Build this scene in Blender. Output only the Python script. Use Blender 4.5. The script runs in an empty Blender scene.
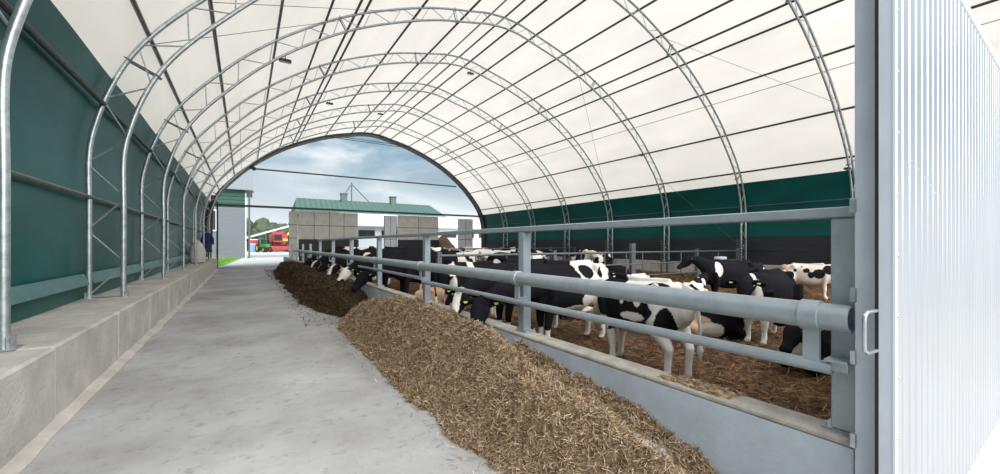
import bpy, math, random
import numpy as np
from mathutils import Vector, Matrix, noise
random.seed(7); RNG = np.random.default_rng(7)
SC = bpy.context.scene; COL = SC.collection
PI = math.pi
# ---------------------------------------------------------------- materials
def mat(name, col, rough=.6, metal=0., noise_amt=0., nscale=8., bump=0., bscale=40., detail=4., col2=None, spec=.5, stretch=None, coords='Object'):
    m = bpy.data.materials.new(name); m.use_nodes = True
    N = m.node_tree.nodes; L = m.node_tree.links
    b = N['Principled BSDF']
    b.inputs['Roughness'].default_value = rough; b.inputs['Metallic'].default_value = metal
    b.inputs['Specular IOR Level'].default_value = spec
    b.inputs['Base Color'].default_value = (*col, 1)
    if noise_amt or bump or col2:
        tc = N.new('ShaderNodeTexCoord'); mp = N.new('ShaderNodeMapping')
        L.new(tc.outputs[coords], mp.inputs[0])
        if stretch: mp.inputs['Scale'].default_value = stretch
    if noise_amt or col2:
        n = N.new('ShaderNodeTexNoise'); n.inputs['Scale'].default_value = nscale; n.inputs['Detail'].default_value = detail
        n.inputs['Roughness'].default_value = .62
        L.new(mp.outputs[0], n.inputs['Vector'])
        r = N.new('ShaderNodeValToRGB'); L.new(n.outputs['Fac'], r.inputs[0])
        c2 = col2 if col2 else tuple(c*(1-noise_amt) for c in col)
        c1 = col if col2 else tuple(min(1, c*(1+noise_amt*.6)) for c in col)
        r.color_ramp.elements[0].position = .33; r.color_ramp.elements[1].position = .67
        r.color_ramp.elements[0].color = (*c2, 1); r.color_ramp.elements[1].color = (*c1, 1)
        L.new(r.outputs[0], b.inputs['Base Color'])
    if bump:
        n2 = N.new('ShaderNodeTexNoise'); n2.inputs['Scale'].default_value = bscale; n2.inputs['Detail'].default_value = 5
        L.new(mp.outputs[0], n2.inputs['Vector'])
        bp = N.new('ShaderNodeBump'); bp.inputs['Strength'].default_value = bump; bp.inputs['Distance'].default_value = .02
        L.new(n2.outputs['Fac'], bp.inputs['Height']); L.new(bp.outputs[0], b.inputs['Normal'])
    return m
def mat_attr(name, rough=.8, bump=0., bscale=60, spec=.3):
    m = bpy.data.materials.new(name); m.use_nodes = True
    N = m.node_tree.nodes; L = m.node_tree.links; b = N['Principled BSDF']
    a = N.new('ShaderNodeVertexColor'); a.layer_name = 'tint'
    L.new(a.outputs[0], b.inputs['Base Color']); b.inputs['Roughness'].default_value = rough
    b.inputs['Specular IOR Level'].default_value = spec
    if bump:
        tc = N.new('ShaderNodeTexCoord'); n2 = N.new('ShaderNodeTexNoise'); n2.inputs['Scale'].default_value = bscale
        L.new(tc.outputs['Object'], n2.inputs['Vector'])
        bp = N.new('ShaderNodeBump'); bp.inputs['Strength'].default_value = bump; bp.inputs['Distance'].default_value = .01
        L.new(n2.outputs['Fac'], bp.inputs['Height']); L.new(bp.outputs[0], b.inputs['Normal'])
    return m
def mat_fabric(name, col, trans, rough=.6, dirt=.12, tcol=None, coat=0.):
    m = bpy.data.materials.new(name); m.use_nodes = True
    N = m.node_tree.nodes; L = m.node_tree.links; b = N['Principled BSDF']; out = N['Material Output']
    tc = N.new('ShaderNodeTexCoord'); mp = N.new('ShaderNodeMapping'); mp.inputs['Scale'].default_value = (1, .35, 1)
    L.new(tc.outputs['Object'], mp.inputs[0])
    n = N.new('ShaderNodeTexNoise'); n.inputs['Scale'].default_value = .9; n.inputs['Detail'].default_value = 6
    L.new(mp.outputs[0], n.inputs['Vector'])
    r = N.new('ShaderNodeValToRGB'); L.new(n.outputs['Fac'], r.inputs[0])
    r.color_ramp.elements[0].position = .3; r.color_ramp.elements[1].position = .7
    r.color_ramp.elements[0].color = (*[c*(1-dirt) for c in col], 1); r.color_ramp.elements[1].color = (*col, 1)
    L.new(r.outputs[0], b.inputs['Base Color']); b.inputs['Roughness'].default_value = rough
    b.inputs['Specular IOR Level'].default_value = .16; b.inputs['Coat Weight'].default_value = coat; b.inputs['Coat Roughness'].default_value = .3
    t = N.new('ShaderNodeBsdfTranslucent')
    if tcol: t.inputs[0].default_value = (*tcol, 1)
    else: L.new(r.outputs[0], t.inputs[0])
    mx = N.new('ShaderNodeMixShader'); mx.inputs[0].default_value = trans
    L.new(b.outputs[0], mx.inputs[1]); L.new(t.outputs[0], mx.inputs[2]); L.new(mx.outputs[0], out.inputs[0])
    n2 = N.new('ShaderNodeTexNoise'); n2.inputs['Scale'].default_value = 1.3; n2.inputs['Detail'].default_value = 3
    L.new(mp.outputs[0], n2.inputs['Vector'])
    bp = N.new('ShaderNodeBump'); bp.inputs['Strength'].default_value = .35; bp.inputs['Distance'].default_value = .08
    L.new(n2.outputs['Fac'], bp.inputs['Height']); L.new(bp.outputs[0], b.inputs['Normal'])
    return m
M = dict(
  roof=mat_fabric('roof_fabric', (.93, .85, .775), .5),
  green=mat_fabric('green_tarpaulin', (.008, .105, .095), 0.02, .36, .35, coat=.0),
  hem=mat('pale_green_hem', (.05, .15, .14), .4, noise_amt=.3, nscale=3),
  galv=mat('galvanised_steel', (.50, .55, .56), .33, .75, noise_amt=.25, nscale=14),
  galvd=mat('weathered_steel', (.16, .17, .17), .5, .5, noise_amt=.25, nscale=10),
  dark=mat('dark_steel', (.05, .055, .055), .5, .3, noise_amt=.3, nscale=6),
  paint=mat('grey_blue_paint', (.33, .38, .41), .38, .25, noise_amt=.12, nscale=9, bump=.05),
  column=mat('pale_column_paint', (.58, .62, .70), .4, 0, noise_amt=.08, nscale=4),
  inner=mat('gate_steel', (.13, .14, .15), .5, .4, noise_amt=.25, nscale=7),
  sheet=mat('galvanised_sheet', (.50, .515, .54), .34, .8, noise_amt=.05, nscale=3, stretch=(1, 1, .3)),
  conc=mat('block_concrete', (.52, .49, .445), .85, col2=(.34, .32, .29), nscale=2.2, detail=9, bump=.5, bscale=30),
  kerb=mat('kerb_concrete', (.50, .56, .62), .75, col2=(.39, .435, .48), nscale=2.6, detail=9, bump=.1, bscale=35),
  kerbtop=mat('worn_concrete', (.46, .43, .38), .85, col2=(.27, .25, .21), nscale=6, detail=9, bump=.4, bscale=40),
  panel=mat('concrete_panel', (.62, .61, .56), .8, noise_amt=.15, nscale=2, detail=8, bump=.1),
  black=mat('black_boards', (.017, .02, .025), .55, noise_amt=.4, nscale=3, stretch=(1, .2, 6)),
  rubber=mat('black_rubber', (.012, .012, .014), .5),
  white=mat('white_paint', (.72, .75, .78), .5, noise_amt=.06, nscale=3),
  plast=mat('white_woven_plastic', (.55, .54, .52), .6, noise_amt=.15, nscale=12, bump=.4, bscale=18),
  blue=mat('blue_cloth', (.015, .03, .10), .8, noise_amt=.3),
  rust=mat('rusty_brown', (.13, .05, .03), .8, noise_amt=.4),
  plank=mat('grey_siding', (.17, .185, .21), .7, noise_amt=.15, nscale=3, stretch=(.2, 1, 6)),
  gboard=mat('green_siding', (.02, .085, .06), .6, noise_amt=.15, nscale=3),
  groof=mat('green_roofing', (.07, .125, .105), .55, noise_amt=.12, nscale=2),
  zroof=mat('zinc_roofing', (.20, .22, .245), .6, .1, noise_amt=.1),
  wroof=mat('pale_roofing', (.62, .64, .66), .5, noise_amt=.08),
  glass=mat('window_glass', (.03, .035, .04), .12),
  red=mat('red_paint', (.38, .05, .045), .4, noise_amt=.2, nscale=3),
  tgreen=mat('tractor_green', (.03, .25, .05), .4),
  yellow=mat('yellow_paint', (.65, .50, .03), .4),
  ctblue=mat('container_blue', (.20, .38, .62), .5),
  cream=mat('cream_paint', (.5, .45, .33), .6),
  leaf=mat('forest_leaf', (.085, .115, .065), .8, col2=(.04, .06, .038), nscale=1.2, detail=6, bump=1., bscale=3),
  bark=mat('bark', (.08, .06, .04), .9, noise_amt=.3),
  heap=mat('brown_heap', (.18, .10, .06), .95, col2=(.07, .04, .025), nscale=3, detail=9, bump=1., bscale=9),
  tag=mat('yellow_tag', (.45, .50, .05), .5),
  eye=mat('dark_eye', (.01, .008, .006), .12),
  straw=mat_attr('straw', .85), coat=mat_attr('cow_coat', .85, .3, 110, spec=.04),
  lamp=mat('lamp_housing', (.04, .04, .04), .5),
  powder=mat('white_powder', (.42, .42, .43), .9, noise_amt=.2, nscale=30, bump=.6, bscale=60),
)
# ---------------------------------------------------------------- mesh builder
class MB:
    def __init__(s): s.v = []; s.f = []; s.m = []; s.mi = 0
    def add(s, vs, fs):
        o = len(s.v); s.v += [tuple(p) for p in vs]
        s.f += [tuple(i+o for i in f) for f in fs]; s.m += [s.mi]*len(fs)
    def box(s, x0, x1, y0, y1, z0, z1, bev=0.):
        if bev <= 0:
            s.add([(x0,y0,z0),(x1,y0,z0),(x1,y1,z0),(x0,y1,z0),(x0,y0,z1),(x1,y0,z1),(x1,y1,z1),(x0,y1,z1)],
                  [(0,3,2,1),(4,5,6,7),(0,1,5,4),(1,2,6,5),(2,3,7,6),(3,0,4,7)])
        else:   # chamfered in the horizontal outline and at top/bottom
            b = bev; rings = []
            for z, i in ((z0, b), (z0+b, 0), (z1-b, 0), (z1, b)):
                rings.append([(x0+i+b, y0+i, z), (x1-i-b, y0+i, z), (x1-i, y0+i+b, z), (x1-i, y1-i-b, z),
                              (x1-i-b, y1-i, z), (x0+i+b, y1-i, z), (x0+i, y1-i-b, z), (x0+i, y0+i+b, z)])
            s.loft(rings)
    def loft(s, rings, cap=True, closed=True):
        n = len(rings[0]); vs = [p for r in rings for p in r]; fs = []
        for i in range(len(rings)-1):
            for j in range(n if closed else n-1):
                k = (j+1) % n
                fs.append((i*n+j, i*n+k, (i+1)*n+k, (i+1)*n+j))
        if cap:
            fs.append(tuple(reversed(range(n)))); o = (len(rings)-1)*n; fs.append(tuple(o+j for j in range(n)))
        s.add(vs, fs)
    def tube(s, pts, r, n=8, cap=True, up=(0, 0, 1)):
        pts = [Vector(p) for p in pts]; k = len(pts)
        rs = r if isinstance(r, (list, tuple)) else [r]*k
        rings = []; up = Vector(up); side = None
        for i, p in enumerate(pts):
            t = (pts[min(i+1, k-1)]-pts[max(i-1, 0)]).normalized()
            if side is None:
                sd = up.cross(t)
                if sd.length < .15: sd = Vector((1, 0, 0)).cross(t)
                if sd.length < .15: sd = Vector((0, 1, 0)).cross(t)
            else: sd = side - t*side.dot(t)
            sd.normalize(); side = sd; w = t.cross(sd)
            rr = rs[i]; a, b = rr if isinstance(rr, tuple) else (rr, rr)
            rings.append([p + sd*(a*math.cos(2*PI*j/n)) + w*(b*math.sin(2*PI*j/n)) for j in range(n)])
        s.loft(rings, cap)
    def ell(s, c, r, nu=12, nv=8):
        rings = []
        for i in range(nv+1):
            a = PI*(i+.02 if i == 0 else (i-.02 if i == nv else i))/nv
            rings.append([(c[0]+r[0]*math.sin(a)*math.cos(2*PI*j/nu), c[1]+r[1]*math.sin(a)*math.sin(2*PI*j/nu), c[2]-r[2]*math.cos(a)) for j in range(nu)])
        s.loft(rings)
    def mesh(s, name, mats, smooth=True):
        me = bpy.data.meshes.new(name); me.from_pydata(s.v, [], s.f)
        for m in (mats if isinstance(mats, (list, tuple)) else [mats]): me.materials.append(M[m] if isinstance(m, str) else m)
        if any(s.m): me.polygons.foreach_set('material_index', s.m)
        me.validate(); me.update()
        if smooth:
            me.polygons.foreach_set('use_smooth', [True]*len(me.polygons))
            try: me.set_sharp_from_angle(angle=math.radians(38))
            except Exception: pass
        return me
    def build(s, name, mats, parent=None, smooth=True):
        o = bpy.data.objects.new(name, s.mesh(name, mats, smooth)); COL.objects.link(o)
        if parent: o.parent = parent
        return o
def tag(o, label=None, cat=None, group=None, kind=None):
    if label: o['label'] = label
    if cat: o['category'] = cat
    if group: o['group'] = group
    if kind: o['kind'] = kind
    return o
def empty(name, label, cat, loc=(0, 0, 0), rz=0, group=None):
    o = bpy.data.objects.new(name, None); COL.objects.link(o); o.location = loc; o.rotation_euler = (0, 0, rz)
    o.empty_display_size = .1
    return tag(o, label, cat, group)
def struct(o): o['kind'] = 'structure'; return o
def clone(root, loc=None, rz=None, label=None, parent=None):
    r = root.copy(); COL.objects.link(r); r.parent = parent
    if loc is not None: r.location = loc
    if rz is not None: r.rotation_euler = (0, 0, rz)
    if label: r['label'] = label
    for ch in [c for c in SRC[root.name]] if root.name in SRC else list(root.children):
        clone(ch, parent=r)
    return r
SRC = {}
def place(mb, loc):   # shift collected verts so that the object origin sits at loc
    mb.v = [(x-loc[0], y-loc[1], z-loc[2]) for x, y, z in mb.v]
def at(mb, name, mats, loc, parent=None, smooth=True):
    place(mb, loc); o = mb.build(name, mats, parent, smooth); o.location = loc; return o
# ---------------------------------------------------------------- camera
f_px = 392.; th = math.atan(256/f_px)
cam = bpy.data.cameras.new('camera'); co = bpy.data.objects.new('camera', cam); COL.objects.link(co)
co.location = (0, 0, 1.6); co.rotation_euler = (PI/2, 0, -th)
cam.sensor_width = 36; cam.lens = f_px/1000*36; cam.shift_y = (244-237)/1000.; cam.clip_end = 2000; cam.clip_start = .05
SC.camera = co
# ---------------------------------------------------------------- hall profile
CX, HALF, Y0, Y1 = 8.85, 11.0, .95, 33.6
PR = [(0, 10.75), (.8, 10.68), (1.6, 10.5), (3.2, 10.1), (4.9, 9.45), (6.4, 8.7), (7.8, 7.75), (8.8, 6.9), (9.5, 6.15), (10.05, 5.5), (10.45, 4.9), (10.72, 4.3), (10.9, 3.7), (11, 3.1), (11, 2.2), (11, 1.4), (11, .7)]
def catmull(P, n=5):
    out = []
    for i in range(len(P)-1):
        p0 = P[max(i-1, 0)]; p1 = P[i]; p2 = P[i+1]; p3 = P[min(i+2, len(P)-1)]
        for k in range(n):
            t = k/n
            out.append(tuple(.5*((2*b)+(-a+c)*t+(2*a-5*b+4*c-d)*t*t+(-a+3*b-3*c+d)*t**3) for a, b, c, d in zip(p0, p1, p2, p3)))
    out.append(P[-1]); return out
half = catmull(PR, 5)
FULL = [(CX-a, z) for a, z in reversed(half)] + [(CX+a, z) for a, z in half[1:]]   # left foot -> ridge -> right foot
def offset(P, d):     # positive = outwards (away from the hall)
    out = []
    for i, (x, z) in enumerate(P):
        ax, az = P[max(i-1, 0)]; bx, bz = P[min(i+1, len(P)-1)]
        tx, tz = bx-ax, bz-az; l = math.hypot(tx, tz) or 1
        out.append((x - tz/l*d, z + tx/l*d))
    return out
def arclen(P):
    s = [0]
    for i in range(1, len(P)): s.append(s[-1]+math.hypot(P[i][0]-P[i-1][0], P[i][1]-P[i-1][1]))
    return s
SL = arclen(FULL)
def on(P, s):
    s = max(0, min(s, SL[-1]-1e-6))
    for i in range(1, len(SL)):
        if SL[i] >= s:
            t = (s-SL[i-1])/(SL[i]-SL[i-1]); return (P[i-1][0]*(1-t)+P[i][0]*t, P[i-1][1]*(1-t)+P[i][1]*t)
INN = offset(FULL, -.42)
# roof and walls -----------------------------------------------------------
MEM = offset(FULL, .10); MEM = [(MEM[0][0], .5)] + MEM + [(MEM[-1][0], .5)]
def sheet(name, P, y0, y1, m, ny=34, thick=.012, sag=.0):
    mb = MB(); n = len(P); rings = []
    for j in range(ny+1):
        y = y0+(y1-y0)*j/ny
        k = math.sin(PI*((y-1.16) % 4)/4)**2*sag
        Q = offset(P, -k) if sag else P
        rings.append([(x, y, z) for x, z in Q])
    mb.loft(rings, cap=False, closed=False)
    o = mb.build(name, m); 
    return struct(o)
cut = [i for i, p in enumerate(MEM) if p[1] >= 4.4]
sheet('ceiling', MEM[cut[0]:cut[-1]+1], Y0, Y1, 'roof', ny=66, sag=.03)
# ---------------------------------------------------------------- grounds
def grid(x0, x1, y0, y1, nx, ny, hf):
    mb = MB(); rings = [[(x0+(x1-x0)*i/nx, y0+(y1-y0)*j/ny, hf(x0+(x1-x0)*i/nx, y0+(y1-y0)*j/ny)) for i in range(nx+1)] for j in range(ny+1)]
    mb.loft(rings, cap=False, closed=False); mb.f = [tuple(reversed(f)) if False else f for f in mb.f]
    return mb
def floor_mat(name, c1, c2, c3, rough):
    m = mat(name, c1, rough, col2=c2, nscale=.55, detail=10, bump=.25, bscale=22)
    N = m.node_tree.nodes; L = m.node_tree.links; b = N['Principled BSDF']
    old = b.inputs['Base Color'].links[0].from_socket
    n = N.new('ShaderNodeTexNoise'); n.inputs['Scale'].default_value = 7; n.inputs['Detail'].default_value = 12; n.inputs['Roughness'].default_value = .75
    tc = N.new('ShaderNodeTexCoord'); L.new(tc.outputs['Object'], n.inputs['Vector'])
    r = N.new('ShaderNodeValToRGB'); r.color_ramp.elements[0].position = .54; r.color_ramp.elements[1].position = .72
    r.color_ramp.elements[0].color = (0, 0, 0, 1); r.color_ramp.elements[1].color = (1, 1, 1, 1)
    L.new(n.outputs['Fac'], r.inputs[0])
    mx = N.new('ShaderNodeMix'); mx.data_type = 'RGBA'
    L.new(r.outputs[0], mx.inputs[0]); L.new(old, mx.inputs[6]); mx.inputs[7].default_value = (*c3, 1)
    L.new(mx.outputs[2], b.inputs['Base Color'])
    return m
M['alley'] = floor_mat('alley_concrete', (.42, .422, .425), (.235, .228, .218), (.17, .152, .128), .8)
M['yard'] = floor_mat('yard_concrete', (.56, .555, .54), (.47, .46, .45), (.42, .40, .37), .85)
mb = MB(); mb.box(-1.42, 2.5, -.2, 33.6, -.15, 0); struct(mb.build('floor', 'alley'))
mb = MB(); mb.box(-80, 160, 33.6, 190, -.2, -.005); struct(mb.build('floor_yard', 'yard'))
mb = MB(); mb.box(-6, 14, -6, .45, -.2, -.01); mb.box(2.66, 14, .45, .9, -.2, -.01); struct(mb.build('floor_apron', 'yard'))
mb = MB(); mb.box(-80, -2.45, -6, 33.6, -.25, -.03); mb.box(20.2, 60, .9, 33.6, -.25, -.03); struct(mb.build('floor_outside_walls', mat('rough_grass_ground', (.12, .17, .05), .95, noise_amt=.4, nscale=2)))
# left concrete wall ------------------------------------------------------
mb = MB(); seams = [-.9, .9, 3.0, 5.08, 7.2, 9.3, 11.4, 13.5, 15.6, 17.7, 19.8, 21.9, 24.0, 26.1, 28.2, 30.3]
for a, b in zip(seams, seams[1:]):
    j = random.uniform(-.012, .012); mb.box(-2.42, -1.40+j, a+.010, b-.010, -.1, .69+random.uniform(-.006, .006), .022)
struct(mb.build('wall_left', 'conc', smooth=False))
mb = MB()   # fillet of mortar and washed dirt along the foot
R = [];
for j in range(80):
    y = -.8+31*j/79; w = .10+.05*noise.noise((y*1.3, 0, 3)); h = .07+.03*noise.noise((y*1.7, 5, 3))
    R.append([(-1.44, y, -.03), (-1.42+w, y, -.02), (-1.42+w, y, .012), (-1.40+w*.3, y, h*.6), (-1.44, y, h)])
mb.loft(R); struct(mb.build('trim_1', 'conc'))
# left tarpaulin ----------------------------------------------------------
lcut = [i for i, p in enumerate(MEM[:len(MEM)//2]) if p[1] < 4.42]
o = sheet('wall_left_tarpaulin', MEM[:lcut[-1]+2], Y0, Y1, 'green', ny=66, sag=.03)
mb = MB()
for a in range(8):
    y0 = 1.25+a*4; pts = []
    mb.add([(-2.2, y0, .98), (-2.2, y0+3.75, .98), (-2.17, y0, 1.12), (-2.17, y0+3.75, 1.12), (-2.10, y0, .94), (-2.10, y0+3.75, .94)], [(0, 1, 3, 2), (2, 3, 5, 4), (4, 5, 1, 0), (0, 2, 4), (1, 5, 3)])
struct(mb.build('trim_2', 'hem'))
# right wall --------------------------------------------------------------
rr = [i for i, p in enumerate(MEM) if i > len(MEM)//2 and 1.88 < p[1] < 4.42]
RT = MEM[rr[0]-1:rr[-1]+1] + [(MEM[-1][0], 1.9)]
sheet('wall_right_tarpaulin', RT, Y0, Y1, 'green', ny=66, sag=.03)
mb = MB()
for k in range(4): mb.box(19.86-.004*k, 19.9, .95, 33.5, .66+k*.31, .66+(k+1)*.31-.012)
mb.box(19.9, 19.92, .95, 33.5, .6, 1.95); mb.build('wall_right_boards', 'black', smooth=False)['kind'] = 'structure'
mb = MB()
for k in range(16): mb.box(19.75, 20.05, .95+k*2.04, .95+(k+1)*2.04-.015, -.1, .655, .01)
mb.build('wall_right', 'conc', smooth=False)['kind'] = 'structure'
# ---------------------------------------------------------------- trusses
def make_arch():
    a = empty('arch_truss', 'x', 'arch', group='steel arch trusses')
    P3 = lambda Q: [(x, 0, z) for x, z in Q]
    m = MB(); m.tube(P3(FULL), .039, 10, up=(0, 1, 0)); m.build('outer_chord', 'galv', a)
    m = MB(); m.tube(P3(INN), .039, 10, up=(0, 1, 0)); m.build('inner_chord', 'galv', a)
    n = 60; st = SL[-1]/n
    for i in range(n):
        s0 = i*st; s1 = (i+1)*st
        p = on(FULL if i % 2 == 0 else INN, s0+.05); q = on(INN if i % 2 == 0 else FULL, s1-.02)
        m = MB(); m.tube([(p[0], 0, p[1]), (q[0], 0, q[1])], .014, 5, up=(0, 1, 0)); m.build('web_strut', 'galv', a)
    for s in (4.15, SL[-1]*.30, SL[-1]*.43, SL[-1]*.66, SL[-1]-4.15):
        p, q = on(FULL, s), on(INN, s); d = Vector((q[0]-p[0], 0, q[1]-p[1]))
        m = MB(); A = Vector((p[0], .06, p[1])) - d*.12; B = Vector((q[0], .06, q[1])) + d*.14
        m.tube([A, B], .022, 6, up=(0, 1, 0)); m.tube([A-Vector((0, .12, 0)), B-Vector((0, .12, 0))], .012, 6, up=(0, 1, 0))
        m.build('splice_bracket', 'galvd', a)
    for sx in (-1, 1):
        m = MB(); x0 = CX+sx*11.0; x1 = CX+sx*10.58; lo, hi = min(x0, x1)-.08, max(x0, x1)+.09
        m.box(lo, hi, -.09, .09, .69, .705); m.box(lo+.04, lo+.055, -.07, .07, .70, .80); m.box(hi-.055, hi-.04, -.07, .07, .70, .80)
        m.build('base_plate', 'galv', a)
    return a
places = ['at the near front edge of the hall', 'nearest the camera on the left wall with thick silver leg', 'second from the camera along the left wall ledge',
  'third from the camera along the hall', 'fourth from the camera, halfway down the hall', 'fifth from the camera along the hall', 'sixth from the camera, past the middle of the hall',
  'seventh, last but one before the far opening', 'eighth, framing the far opening at the yard']
arch0 = make_arch(); arch0.location = (0, 1.16, 0)
bpy.context.view_layer.update()
kids = list(arch0.children)
arch0['label'] = 'curved steel lattice arch ' + places[0]
for i in range(1, 8):
    r = arch0.copy(); COL.objects.link(r); r.location = (0, 1.16+4*i, 0); r['label'] = 'curved steel lattice arch ' + places[i]
    for c in kids:
        d = c.copy(); COL.objects.link(d); d.parent = r
# black ladder posts carrying the arches at the right wall
for i in range(0, 8):
    y = 1.16+4*i
    if i == 0:
        p0 = empty('support_post', 'x', 'post', (0, y, 0), group='dark laddered posts under the right wall arch feet')
        m = MB()
        m.box(19.38, 19.42, -.2, -.15, 0, 1.86); m.box(19.38, 19.42, .15, .2, 0, 1.86); m.box(19.36, 19.95, -.2, .2, .655, .695) if False else None
        m.build('upright', 'dark', p0)
        for k in range(10):
            m = MB(); m.box(19.37, 19.41, -.21, .21, .5+k*.135, .535+k*.135); m.build('rung', 'galvd', p0)
        m = MB(); m.box(19.36, 19.95, -.22, .22, .66, .69); m.build('cap_plate', 'dark', p0)
        pk = list(p0.children); r = p0
    else:
        r = p0.copy(); COL.objects.link(r); r.location = (0, y, 0)
        for c in pk:
            d = c.copy(); COL.objects.link(d); d.parent = r
    r['label'] = 'dark laddered post at the right wall under the ' + ['front', 'first', 'second', 'third', 'fourth', 'fifth', 'sixth', 'seventh', 'end'][i] + ' arch foot'
# ---------------------------------------------------------------- purlins
PURL = [(-2.0, 2.35, .035, 'galvd'), (-2.0, 3.9, .04, 'dark'), (-1.45, 5.25, .04, 'galvd'), (-.55, 6.3, .04, 'galvd'), (.7, 7.45, .035, 'galvd'), (2.2, 8.6, .035, 'dark'), (3.1, 9.2, .04, 'dark'), (3.45, 9.4, .04, 'dark'),
  (5.4, 10.0, .04, 'dark'), (7.2, 10.5, .04, 'dark'), (8.3, 10.7, .03, 'galvd'), (8.85, 10.8, .035, 'dark'), (9.5, 10.7, .04, 'dark'), (10.5, 10.5, .04, 'dark'), (12.0, 10.1, .04, 'dark'), (13.5, 9.5, .04, 'dark'), (14.45, 8.9, .04, 'dark'), (15.1, 8.5, .04, 'dark'),
  (16.5, 7.5, .04, 'dark'), (17.0, 7.0, .012, 'galvd'), (18.1, 6.2, .04, 'dark'), (19.2, 4.9, .04, 'dark'), (19.7, 3.4, .018, 'galvd')]
OUT = offset(FULL, .035)
wordp = ['along the left green wall at mid height', 'along the top of the left green wall', 'first above the left green wall', 'second above the left wall', 'third above the left wall', 'fourth up the left slope', 'left one of the close pair on the left slope',
 'right one of the close pair on the left slope', 'just left of the ridge pair', 'beside the ridge on its left', 'pale one beside the ridge', 'along the ridge of the roof', 'beside the ridge on its right', 'first down the right slope',
 'second down the right slope', 'third down the right slope', 'upper of the middle pair on the right slope', 'lower of the middle pair on the right slope', 'below the middle pair on the right slope', 'thin cable beside a right slope tube', 'second above the right green wall', 'just above the right green wall', 'thin rail across the right green wall']
for (x, z, r, mm), w in zip(PURL, wordp):
    j = min(range(len(OUT)), key=lambda k: (OUT[k][0]-x)**2*(1 if abs(x-CX) < 10.6 else .05)+(OUT[k][1]-z)**2*(.02 if abs(x-CX) < 10 else 1))
    X, Z = OUT[j]
    if abs(x-CX) > 10.7: X += .05 if x < CX else -.05; 
    m = MB(); m.tube([(X, 1.0, Z), (X, 33.5, Z)], r, 8)
    tag(at(m, 'purlin', mm, (X, 1.0, Z)), 'straight steel roof tube, ' + w, 'roof tube', 'purlin tubes under the roof fabric')
# bracing cables
def cable(a, b, lab, r=.007):
    m = MB(); m.tube([a, b], r, 5); tag(at(m, 'brace_cable', 'galvd', a), lab, 'cable', 'bracing cables of the hall')
def fp(fr, off=-.1): p = on(offset(FULL, off), SL[-1]*fr); return p
p, q = fp(.62), fp(.86); cable((p[0], 13.1, p[1]), (q[0], 17.1, q[1]), 'thin bracing cable crossing the right roof slope between third and fourth arches')
p, q = fp(.86), fp(.98); cable((p[0], 13.1, p[1]), (q[0], 9.2, q[1]), 'thin bracing cable dropping down the right green wall')
p, q = fp(.64), fp(.80); cable((p[0], 9.2, p[1]), (q[0], 5.2, q[1]), 'thin bracing cable on the right roof slope near the camera')
p, q = fp(.3), fp(.14); cable((p[0], 13.1, p[1]), (q[0], 9.2, q[1]), 'thin bracing cable across the left roof slope')
p, q = fp(.18), fp(.36); cable((p[0], 9.2, p[1]), (q[0], 13.1, q[1]), 'thin bracing cable crossing the other on the left roof slope')
# floodlights clipped to the arches
for (fr, yi, w) in ((.235, 3, 'left slope on the third arch'), (.33, 5, 'left slope on the fifth arch'), (.875, 1, 'right slope beside the big grey column'), (.80, 3, 'right slope on the third arch'), (.45, 6, 'near the ridge on a far arch'), (.52, 4, 'ridge side of the fourth arch')):
    p = on(INN, SL[-1]*fr); y = 1.16+4*yi
    root = empty('floodlight', 'small dark floodlight clipped under the ' + w, 'lamp', (p[0], y, p[1]), group='floodlights under the arches')
    m = MB(); m.tube([(0, 0, 0), (0, .02, -.14)], .014, 6); m.build('bracket', 'dark', root)
    m = MB(); m.box(-.16, .16, -.05, .11, -.21, -.13, .015); m.build('housing', 'lamp', root)
    m = MB(); m.box(-.13, .13, -.03, .09, -.216, -.211); m.build('lens', 'white', root)
# ---------------------------------------------------------------- end opening
mb = MB(); E = offset(FULL, .02); rings = []
rings = [[(x, 33.1, z) for x, z in offset(FULL, .09)], [(x, 33.1, z) for x, z in offset(FULL, -.06)], [(x, 33.62, z) for x, z in offset(FULL, -.14)], [(x, 33.62, z) for x, z in offset(FULL, .16)]]
mb.loft([list(r) for r in zip(*rings)]); struct(mb.build('trim_3', 'dark'))
def bar(name, a, b, r, mm, lab, cat='beam', n=8, group=None):
    m = MB(); m.tube([a, b], r, n); return tag(at(m, name, mm, a), lab, cat, group)
root = empty('crossbeam', 'long dark lower beam spanning the far opening above the concrete panels', 'beam', (-2.1, 33.5, 4.34), group='beams across the far opening')
m = MB(); m.box(0, 21.9, -.06, .06, -.09, .06); m.build('beam_tube', 'dark', root)
root = empty('crossbeam', 'shorter upper beam hanging high across the far opening against the sky', 'beam', (.3, 33.5, 7.05), group='beams across the far opening')
m = MB(); m.tube([(-.9, 0, 0), (16.6, 0, 0)], .06, 8); m.build('beam_tube', 'galvd', root)
m = MB(); m.box(.2, .4, -.1, .1, -.12, .12); m.build('collar', 'dark', root)
for dz, w in ((10.05, 'lower'), (10.2, 'upper')):
    bar('ridge_rod', (4.9, 33.3, dz), (12.6, 33.3, dz), .025, 'galvd', w + ' of two thin rods just under the far ridge', 'rod', 6, 'rods under the far ridge')
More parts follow.
